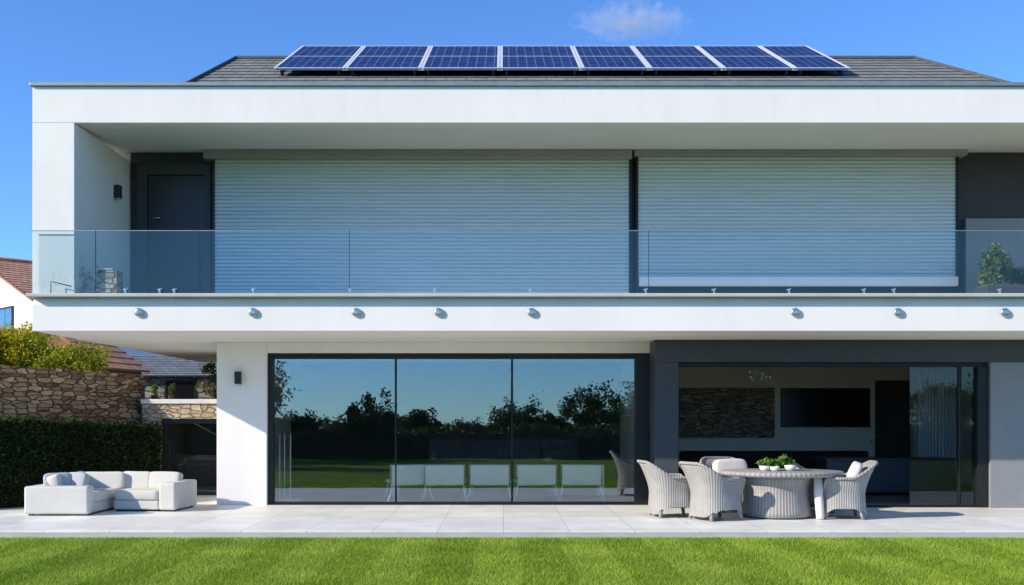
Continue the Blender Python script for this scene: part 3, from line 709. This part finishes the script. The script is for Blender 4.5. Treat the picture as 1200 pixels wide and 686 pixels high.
T = thing('sideboard', 'long black sideboard against the back wall of the dining room', 'sideboard', (0, 23.6, .006))
m = MB(); m.box(-1.7, 1.7, -.3, .3, .08, 1.08); m.build('carcass', 'black_fabric', T, local=True, bevel=.006)
m = MB(); m.box(-1.72, 1.72, -.32, .32, 1.082, 1.11); m.build('top', 'black_metal', T, local=True, bevel=.004)
for k in range(4):
    m = MB(); m.box(-1.68 + k * .845, -1.68 + k * .845 + .83, -.318, -.302, .1, 1.06); m.build('door', 'black_metal', T, local=True, bevel=.004)
T = thing('metal_stand', 'thin white metal stand just inside the left end of the big window', 'stand', (X(334, 19), 19.2, .006))
m = MB(); m.box(-.14, .26, -.18, .18, 0, .03); m.build('base', 'white_metal', T, local=True, bevel=.004)
for x in (-.12, -.03, .08):
    m = MB(); m.tube([(x, -.1, .03), (x, -.1, 1.25)], .012); m.build('pole', 'white_metal', T, local=True)

# ------------------------------------------------------------------ living room furniture
T = thing('television', 'large black television hung on the white living room wall', 'television', (X(966.5, 24), 23.99, Z(478, 24)))
m = MB(); m.box(-1.03, 1.03, -.05, -.002, -.45, .45); m.build('casing', 'black_metal', T, local=True, bevel=.008)
m = MB(); m.box(-1.005, 1.005, -.056, -.052, -.425, .425); m.build('screen', 'screen_black', T, local=True)
T = thing('lounge_sofa', 'long low black sofa inside the living room', 'sofa', (5.75, 22.4, .006))
m = MB(); m.box(-2.0, 2.0, -.45, .45, .08, .40); m.build('base', 'black_fabric', T, local=True, bevel=.04, seg=3)
m = MB(); m.box(-2.0, 2.0, -.46, -.22, .3, .84); m.build('backrest', 'black_fabric', T, local=True, bevel=.06, seg=3)
for sx in (-1, 1):
    m = MB(); m.box(sx * 2.1 - .12, sx * 2.1 + .12, -.45, .45, .08, .62); m.build('arm', 'black_fabric', T, local=True, bevel=.04, seg=3)
T = thing('kitchen_island', 'wide low dark blue cabinet behind the sliding glass', 'cabinet', (X(1044, 20.8), 21.0, .006))
m = MB(); m.box(-1.35, 1.2, -.4, .4, .06, .70); m.build('carcass', 'navy_lacquer', T, local=True, bevel=.006)
m = MB(); m.box(-1.38, 1.23, -.43, .43, .702, .735); m.build('top', 'navy_lacquer', T, local=True, bevel=.004)
for k in range(3):
    m = MB(); m.box(-1.33 + k * .84, -1.33 + k * .84 + .82, -.418, -.402, .09, .69); m.build('door', 'navy_lacquer', T, local=True, bevel=.004)
T = thing('curtain', 'sheer white curtain hanging behind the dark cabinet in the living room', 'curtain', (X(1099, 22.4), 22.4, 0))
m = MB(); vs = []; K = 90
for j, z in enumerate((.03, .8, 1.6, 2.7)):
    for i in range(K + 1):
        u = i / K; vs.append((-.42 + .80 * u + .012 * math.sin(9 * u + j), .032 * math.sin(u * 2 * math.pi * 13 + .3 * j + 2 * math.sin(5 * u)), z))
m.add(vs, [(j * (K + 1) + i, j * (K + 1) + i + 1, (j + 1) * (K + 1) + i + 1, (j + 1) * (K + 1) + i) for j in range(3) for i in range(K)], True)
o = m.build('cloth', 'curtain_cloth', T, local=True); o.modifiers.new('Solid', 'SOLIDIFY').thickness = .004
m = MB(); m.tube([(-.5, 0, 2.73), (.55, 0, 2.73)], .014); m.build('rod', 'chrome', T, local=True)
T = thing('chandelier', 'small glass drop chandelier hanging from the living room ceiling', 'chandelier', (X(888, 21), 21.0, Z(438, 21)))
m = MB(); m.tube([(0, 0, .1), (0, 0, 2.78 - Z(438, 21))], .008); m.build('cable', 'black_metal', T, local=True)
m = MB(); m.tube([(.3 * math.cos(k * .39), .3 * math.sin(k * .39), .08) for k in range(16)], .01, 6, closed=True); m.build('ring', 'chrome', T, local=True)
for k in range(18):
    a = random.uniform(0, 6.28); r_ = random.uniform(.08, .32); m = MB(); z = random.uniform(-.14, .06)
    m.puff((r_ * math.cos(a), r_ * math.sin(a), z), (.05, .05, .075), .8, n=10); m.build('glass_drop', 'ceramic' if k % 2 else 'clear_glass', T, local=True)
T = thing('branch_vase', 'vase with twiggy branches and orange leaves on the living room floor', 'vase', (X(1033, 22.6), 22.2, .74))
T.location.z = .006
m = MB(); m.lathe([(.10, 0), (.15, .2), (.15, .45), (.08, .65), (.09, .7), (0, .68)], (0, 0, 0), 20); m.build('vase', 'black_metal', T, local=True)
pts = []
for k in range(9):
    a = k * .7; b = Vector((.35 * math.cos(a), .3 * math.sin(a), 1.05 + .12 * (k % 4)))
    m = MB(); m.tube([(0, 0, .6), (b.x * .4, b.y * .4, .85), tuple(b)], [.008, .006, .003], 5); m.build('branch', 'bark', T, local=True)
    for q in range(10): pts.append(tuple(Vector((b.x * .4, b.y * .4, .85)).lerp(b, random.random()) + Vector([random.gauss(0, .04) for _ in range(3)])))
leaves('foliage', 'rust_leaf', np.array(pts), .03, T)

# ------------------------------------------------------------------ left side: hedge, walls, garden, neighbours
def along(a, b): d = Vector(b) - Vector(a); return math.atan2(d.y, d.x), d.length
# clipped hedge
a0, b0 = (-8.82, 17.20), (-6.70, 20.30)
ang, L = along(a0, b0)
T = thing('hedge', 'tall dark clipped hedge behind the cream corner sofa', 'hedge', (*a0, 0), ang)
hh = lambda x: 1.53 - .16 * x / L
n = 20000; x = rng.uniform(0, L, n); k = rng.uniform(size=n)
front = k < .55; topm = (k >= .55) & (k < .85)
y = np.where(front, rng.normal(.0, .022, n), np.where(topm, rng.uniform(0, .7, n), rng.uniform(.0, .7, n)))
zt2 = 1.53 - .16 * x / L
z = np.where(front, rng.uniform(.02, 1, n) * zt2, np.where(topm, zt2 + rng.normal(0, .028, n), rng.uniform(.02, 1, n) * zt2))
endm = ~(front | topm); x = np.where(endm, np.where(rng.uniform(size=n) < .5, 0, L) + rng.normal(0, .02, n), x)
y += .03 * np.sin(x * 5) * front; z += topm * .02 * np.sin(x * 7)
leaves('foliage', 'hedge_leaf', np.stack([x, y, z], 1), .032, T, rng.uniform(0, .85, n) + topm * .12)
m = MB(); m.add([(0.03, .05, 0), (L - .03, .05, 0), (L - .03, .65, 0), (.03, .65, 0), (.03, .05, 1.49), (L - .03, .05, 1.33), (L - .03, .65, 1.33), (.03, .65, 1.49)], [(0, 3, 2, 1), (4, 5, 6, 7), (0, 1, 5, 4), (1, 2, 6, 5), (2, 3, 7, 6), (3, 0, 4, 7)])
m.build('branches', 'hedge_leaf', T, local=True)
# brown stone wall behind it
a1, b1 = (-10.4, 17.9), (-7.22, 20.88)
ang, L = along(a1, b1)
T = thing('stone_wall', 'rough brown stone garden wall rising behind the hedge', 'wall', (*a1, 0), ang)
m = MB(); K = 40
tops = [2.62 - .24 * i / K + random.uniform(-.025, .025) for i in range(K + 1)]
vs = [(L * i / K, 0, 0) for i in range(K + 1)] + [(L * i / K, 0, tops[i]) for i in range(K + 1)] + [(L * i / K, .45, tops[i] + random.uniform(-.02, .02)) for i in range(K + 1)] + [(L * i / K, .45, 0) for i in range(K + 1)]
q = K + 1; fs = [(r_ * q + i, r_ * q + i + 1, (r_ + 1) * q + i + 1, (r_ + 1) * q + i) for r_ in range(3) for i in range(K)] + [(0, q, 2 * q, 3 * q), (K, 3 * q + K, 2 * q + K, q + K)]
m.add(vs, fs); m.build('masonry', 'brown_stone', T, local=True)
# cream stone wall with a dark glass door
T = thing('stone_wall', 'sunlit cream stone wall with white coping above a dark doorway', 'wall', (-7.18, 20.6, 0))
xd0, xd1 = X(187, 20.6) + 7.18, 7.18 - 4.95
zt3 = Z(473.5, 20.6)
m = MB(); m.box(0, xd0, 0, .45, 0, zt3).box(xd0, 7.18 - 5.095, 0, .45, Z(491, 20.6), zt3); m.build('masonry', 'cream_stone', T, local=True)
m = MB(); m.box(-.02, 7.18 - 5.095, -.03, .48, zt3 + .002, Z(468, 20.6)); m.build('coping', 'coping_stone', T, local=True, bevel=.012)
m = MB(); m.box(xd0, 7.18 - 5.095, .46, 1.9, Z(491, 20.6), Z(491, 20.6) + .1).box(xd0, 7.18 - 5.095, 1.8, 1.9, 0, Z(491, 20.6)).box(xd0 - .1, xd0, .46, 1.9, 0, 1.5); m.build('back_room', 'dark_interior', T, local=True)
dd = part('glass_door', T, 'dark glazed door in a black frame')
m = MB(); xe = 7.18 - 5.095; zd = Z(491, 20.6) - .005
m.box(xd0 + .002, xd0 + .09, .12, .2, .0, zd).box(xd0 + .092, xe, .12, .2, zd - .09, zd).box(xd0 + .092, xe, .12, .2, 0, .06); m.build('frame', 'black_metal', dd, local=True, bevel=.004)
m = MB(); m.box(xd0 + .092, xe, .155, .163, .062, zd - .092); m.build('pane', 'door_glass', dd, local=True)
m = MB(); m.tube([(xd0 + .16, .11, .8), (xd0 + .16, .11, 1.1)], .012); m.build('handle', 'black_metal', dd, local=True)
# potted box shrubs on the coping
for i, (px, lab, n_, mat) in enumerate(((180, 'bright green potted shrub on the wall coping at left', 420, 'fresh_leaf'), (200, 'duller potted shrub on the wall coping, right of the bright one', 420, 'green_leaf'))):
    T = thing('potted_shrub', lab, 'potted shrub', (X(px, 20.75), 20.8, Z(468, 20.6)), 0, 'potted shrubs on the cream wall')
    m = MB(); m.lathe([(.05, 0), (.075, .08), (.08, .085), (0, .08)], (0, 0, 0), 16); m.build('pot', 'charcoal', T, local=True)
    p, tn = crown_pts(n_, (0, 0, .19), (.085, .085, .13), 10, .45, seed=70 + i); leaves('foliage', mat, p, .022, T, tn)
    m = MB(); m.tube([(0, 0, .07), (0, 0, .2)], .008, 6); m.build('stem', 'bark', T, local=True)
# climbing shrub right of them
T = thing('wild_shrub', 'straggly brown and green shrub above the cream wall beside the column', 'shrub', (-5.95, 21.9, 1.75))
p, tn = crown_pts(2600, (0, 0, .50), (.62, .4, .62), 34, .24, seed=80); leaves('foliage', 'mixed_leaf', p, .034, T, tn)
for k in range(6):
    a = k * 1.05; m = MB(); m.tube([(.1 * math.cos(a), .1 * math.sin(a), 0), (.25 * math.cos(a), .2 * math.sin(a), .4), (.5 * math.cos(a), .3 * math.sin(a), .95)], [.014, .01, .004], 5); m.build('stem', 'bark', T, local=True)
# flowering bushes above the brown wall
def bush(name, lab, cat, loc, rad, n_, mat, seed, size=.04, clumps=40):
    T = thing(name, lab, cat, loc)
    p, tn = crown_pts(n_, (0, 0, rad[2] * .9), rad, clumps, .26, seed=seed); leaves('foliage', mat, p, size, T, tn)
    for k in range(7):
        a = k * .9; m = MB(); m.tube([(.1 * math.cos(a), .1 * math.sin(a), -.1), (rad[0] * .3 * math.cos(a), rad[1] * .3 * math.sin(a), rad[2] * .6), (rad[0] * .65 * math.cos(a), rad[1] * .6 * math.sin(a), rad[2] * 1.2)], [.03, .02, .006], 6); m.build('stem', 'bark', T, local=True)
bush('flowering_bush', 'golden yellow bush topping the brown stone wall at far left', 'bush', (-10.6, 22.3, 1.75), (1.35, .9, 1.0), 22000, 'yellow_leaf', 91, .036, 60)
bush('flowering_bush', 'yellow green bush between the golden bush and the small clay roofed shed', 'bush', (-9.45, 22.2, 1.75), (1.22, .8, .84), 17000, 'lime_leaf', 92, .036, 60)
# small outbuilding with a clay roof
def house(name, lab, cat, loc, rz, hw, L, ze, za, wallmat, roofmat, ov=.25, nc=10, z0=0, thick=.05):
    T = thing(name, lab, cat, loc, rz)
    m = MB(); m.add([(-hw, 0, z0), (hw, 0, z0), (hw, 0, ze), (0, 0, za), (-hw, 0, ze), (-hw, L, z0), (hw, L, z0), (hw, L, ze), (0, L, za), (-hw, L, ze)],
        [(0, 1, 2, 3, 4), (9, 8, 7, 6, 5), (1, 6, 7, 2), (5, 0, 4, 9), (2, 7, 8, 3), (4, 3, 8, 9), (0, 5, 6, 1)]); m.build('wall', wallmat, T, local=True)
    RP = part('roof', T); s = (za - ze) / hw; ex = hw + ov; zz = za - s * ex + .06
    for (A, B, C_, D_) in (((ex, -ov, zz), (ex, L + ov, zz), (0, -ov, za + .06), (0, L + ov, za + .06)), ((-ex, L + ov, zz), (-ex, -ov, zz), (0, L + ov, za + .06), (0, -ov, za + .06))):
        mm = courses('roof_slope', roofmat, A, B, C_, D_, nc, None, thick); mm.parent = RP
    m = MB(); m.tube([(0, -ov, za + .1), (0, L + ov, za + .1)], .09, 10); m.build('ridge', roofmat, RP, local=True)
    for sx in (-1, 1):
        m = MB(); m.tube([(sx * ex, -ov, zz), (0, -ov, za + .05)], .05, 6); m.build('verge', wallmat if wallmat != 'white_wall' else 'terracotta', RP, local=True)
    return T
house('garden_shed', 'small brown outbuilding with an old clay tile roof behind the stone wall', 'shed', (-10.80, 24.6, 0), R(-14), 1.45, 1.6, 2.72, 3.72, 'brown_plaster', 'clay_tiles', .14, 7, 1.7)
# grey stone house with slate roof (eaves towards us)
T = thing('stone_cottage', 'low grey stone cottage with a slate roof behind the cream wall', 'house', (-8.2, 30, 1.7))
m = MB(); m.box(-3.4, 3.6, 0, 5, 0, 1.10); m.build('wall', 'grey_stone', T, local=True)
RP = part('roof', T); mm = courses('roof_slope', 'slate_tiles', (-3.6, -.25, 1.05), (3.8, -.25, 1.05), (-3.6, 2.5, 1.80), (3.8, 2.5, 1.80), 12, None, .03); mm.parent = RP
mm = courses('roof_slope', 'slate_tiles', (3.8, 5.25, 1.05), (-3.6, 5.25, 1.05), (3.8, 2.5, 1.80), (-3.6, 2.5, 1.80), 12, None, .03); mm.parent = RP
m = MB(); m.box(.6, 1.0, 1.3, 1.7, 1.3, 2.0); m.build('chimney', 'dark_interior', RP, local=True)
m = MB(); m.box(-1.6, -.7, -.03, .05, .25, .95); m.build('window', 'dark_frame', T, local=True)
m = MB(); m.box(-1.55, -.75, -.034, -.031, .3, .9); m.build('pane', 'screen_black', T, local=True)
# white neighbour house
NH = house('white_house', 'white neighbouring house with an orange clay tile roof at far left', 'house', (-20.81, 41.41, 0), R(-45), 6.0, 9, 5.68, 7.86, 'white_wall', 'clay_tiles', .3, 18, 0, .028)
wn = part('window', NH, loc=(2.65, 0, 5.15))
m = MB(); m.box(-.75, .72, -.06, .02, -.64, .62); m.build('frame', 'dark_frame', wn, local=True)
for a, b in ((-.66, -.03), (.03, .63)):
    m = MB(); m.box(a, b, -.07, -.061, -.56, .54); m.build('pane', 'window_glass', wn, local=True)

# ------------------------------------------------------------------ trees across the garden (seen mirrored in the windows, some added for shade)
def tree(x, y, w, h, mat, seed, lab):
    T = thing('garden_tree', lab, 'tree', (x, y, -.1), 0, 'trees across the lawn')
    g2 = np.random.default_rng(seed)
    p, tn = crown_pts(6000, (0, 0, h * .53), (w * .56, w * .5, h * .50), 44, .30, seed=seed)
    tips = []
    th = h * .3
    m = MB(); m.tube([(0, 0, 0), (.03, .02, th), (-.03, .0, h * .6), (.02, .02, h * .85)], [.05 * h ** .5, .04 * h ** .5, .025, .008], 8)
    for k in range(9):
        a = k * 2.4; z = th + (h * .45) * k / 9; e = w * .42 * (1 - .4 * k / 9)
        end = (e * math.cos(a), e * math.sin(a), z + h * .3); m.tube([(0, 0, z), (e * .5 * math.cos(a), e * .5 * math.sin(a), z + h * .12), end], [.03, .02, .005], 5); tips.append(end)
    m.build('trunk', 'bark', T, local=True)
    extra = []
    for e in tips:
        for _ in range(40): extra.append(np.array(e) + g2.normal(0, .16 * w / 3, 3))
    p = np.vstack([p, np.array(extra)]); tn = np.concatenate([tn, g2.uniform(.2, .8, len(extra))])
    leaves('crown', mat, p, .075, T, tn)
def mir(px0, px1, py, yb, mat, seed, lab, plane=18.54):
    D_ = 2 * plane - yb; tree(X((px0 + px1) / 2, D_), yb, (px1 - px0) * D_ / FPX, Z(py, D_) + .1, mat, seed, lab)
mir(318, 378, 485, -7, 'tree_leaf', 101, 'dark rounded tree, leftmost of the mirrored garden trees')
mir(365, 412, 490, -12, 'tree_leaf', 102, 'small dark tree beside the leftmost mirrored garden tree')
mir(395, 440, 500, -8, 'rust_leaf', 103, 'low reddish brown bushy tree across the lawn')
mir(425, 475, 487, -13, 'tree_leaf', 104, 'round dark tree right of the reddish one')
mir(462, 520, 482, -10, 'tree_leaf', 105, 'broad dark tree mirrored near the first mullion')
mir(515, 575, 494, -16, 'tree_leaf', 106, 'low distant tree between two taller mirrored ones')
mir(566, 645, 470, -12, 'tree_leaf', 107, 'taller spreading tree mirrored beside the second mullion')
mir(625, 672, 484, -15, 'tree_leaf', 108, 'small airy tree mirrored right of the second mullion')
mir(655, 725, 456, -10, 'tree_leaf', 109, 'tall open tree near the right end of the window reflection')
mir(700, 800, 446, -12, 'tree_leaf', 110, 'tallest bare topped tree at the right of the window reflection')
for k, (a, b, c_) in enumerate(((810, 900, 462), (895, 990, 470), (985, 1060, 458), (1050, 1150, 450), (1140, 1230, 466), (230, 325, 480), (120, 235, 470))):
    mir(a, b, c_, -12 - (k % 3) * 2, 'tree_leaf', 120 + k, ['broad tree across the lawn facing the table', 'round tree across the lawn facing the television', 'tree across the lawn facing the dark hall opening', 'large tree across the lawn facing the curtain', 'tree across the lawn facing the grey wall', 'tree across the lawn facing the white column', 'large tree across the lawn facing the cream sofa'][k])
tree(-12.0, -3.2, 4.2, 5.4, 'tree_leaf', 141, 'tall tree added out of the direct view on the left edge of the lawn to shade it')  # this and the next trees are added to cast shade on the mirrored lawn
tree(-13.5, 0.6, 4.4, 6.0, 'tree_leaf', 142, 'tallest tree added on the left edge of the lawn to shade it')
tree(-10.2, -5.0, 3.4, 4.4, 'tree_leaf', 143, 'smaller shade tree added where the left lawn edge meets the far hedge')
tree(-5.2, -4.0, 2.2, 2.6, 'tree_leaf', 144, 'small rounded shade tree added alone on the lawn before the far hedge')
T = thing('boundary_hedge', 'long dark hedge closing the far side of the lawn', 'hedge', (0, -5.6, -.1))
n = 16000; x = rng.uniform(-30, 30, n); z = rng.uniform(0, 1.25, n) + .12 * np.sin(x * 1.7) + .1 * np.sin(x * .6); y = rng.uniform(-.5, .5, n)
leaves('foliage', 'tree_leaf', np.stack([x, y, z], 1), .11, T)
m = MB(); m.box(-30, 30, -.3, .3, 0, 1.0); m.build('branches', 'bark', T, local=True)

# ------------------------------------------------------------------ cloud
m = MB(); m.puff((0, 0, 0), (2, 2, 2), 1.0, n=28); o = m.build('cloud', 'cloud_vapour', None, local=True)
o.scale = (27, 12, 8.6); o.location = (X(742, 420), 420, Z(26, 420)); tag(o, kind='structure')

# ------------------------------------------------------------------ light, sky, camera
tv = Vector((1, .46, -.53)).normalized()
sd = -tv
sun = bpy.data.lights.new('sun', 'SUN'); sun.energy = 5.0; sun.angle = R(.53); sun.color = (1.0, .88, .73)
so = bpy.data.objects.new('sun', sun); COL.objects.link(so); so.rotation_euler = tv.to_track_quat('-Z', 'Y').to_euler()
w = bpy.data.worlds.new('World'); sc.world = w; w.use_nodes = True
nt = w.node_tree; bg = nt.nodes['Background']; sk = nt.nodes.new('ShaderNodeTexSky'); sk.sky_type = 'NISHITA'; sk.sun_disc = False
sk.sun_elevation = math.asin(sd.z); sk.sun_rotation = math.atan2(sd.x, sd.y) % (2 * math.pi)
sk.air_density = 1.0; sk.dust_density = .0; sk.ozone_density = 3.0; sk.altitude = 1500
wb = nt.nodes.new('ShaderNodeMix'); wb.data_type = 'RGBA'; wb.blend_type = 'MULTIPLY'; wb.inputs[0].default_value = 1; wb.inputs[7].default_value = (.70, 1.06, 1.50, 1)
nt.links.new(sk.outputs[0], wb.inputs[6]); nt.links.new(wb.outputs[2], bg.inputs[0]); bg.inputs[1].default_value = .128
cam = bpy.data.cameras.new('camera'); co = bpy.data.objects.new('camera', cam); COL.objects.link(co)
co.location = (0, 0, ZC); co.rotation_euler = (math.pi / 2, 0, 0)
cam.sensor_width = 36; cam.lens = FPX / 1200 * 36; cam.shift_x = 10 / 1200; cam.shift_y = 147 / 1200
cam.clip_start = .1; cam.clip_end = 2000; sc.camera = co
vs_ = sc.view_settings; vs_.view_transform = 'Standard'; vs_.look = 'None'; vs_.exposure = .39; vs_.gamma = 1
try: vs_.use_curve_mapping = False
except Exception: pass
sc.render.engine = 'CYCLES'
cy = sc.cycles; cy.use_denoising = True; cy.max_bounces = 10; cy.transparent_max_bounces = 24; cy.glossy_bounces = 6; cy.diffuse_bounces = 5; cy.caustics_reflective = False; cy.caustics_refractive = False
cy.volume_step_rate = 2.0; cy.volume_max_steps = 64
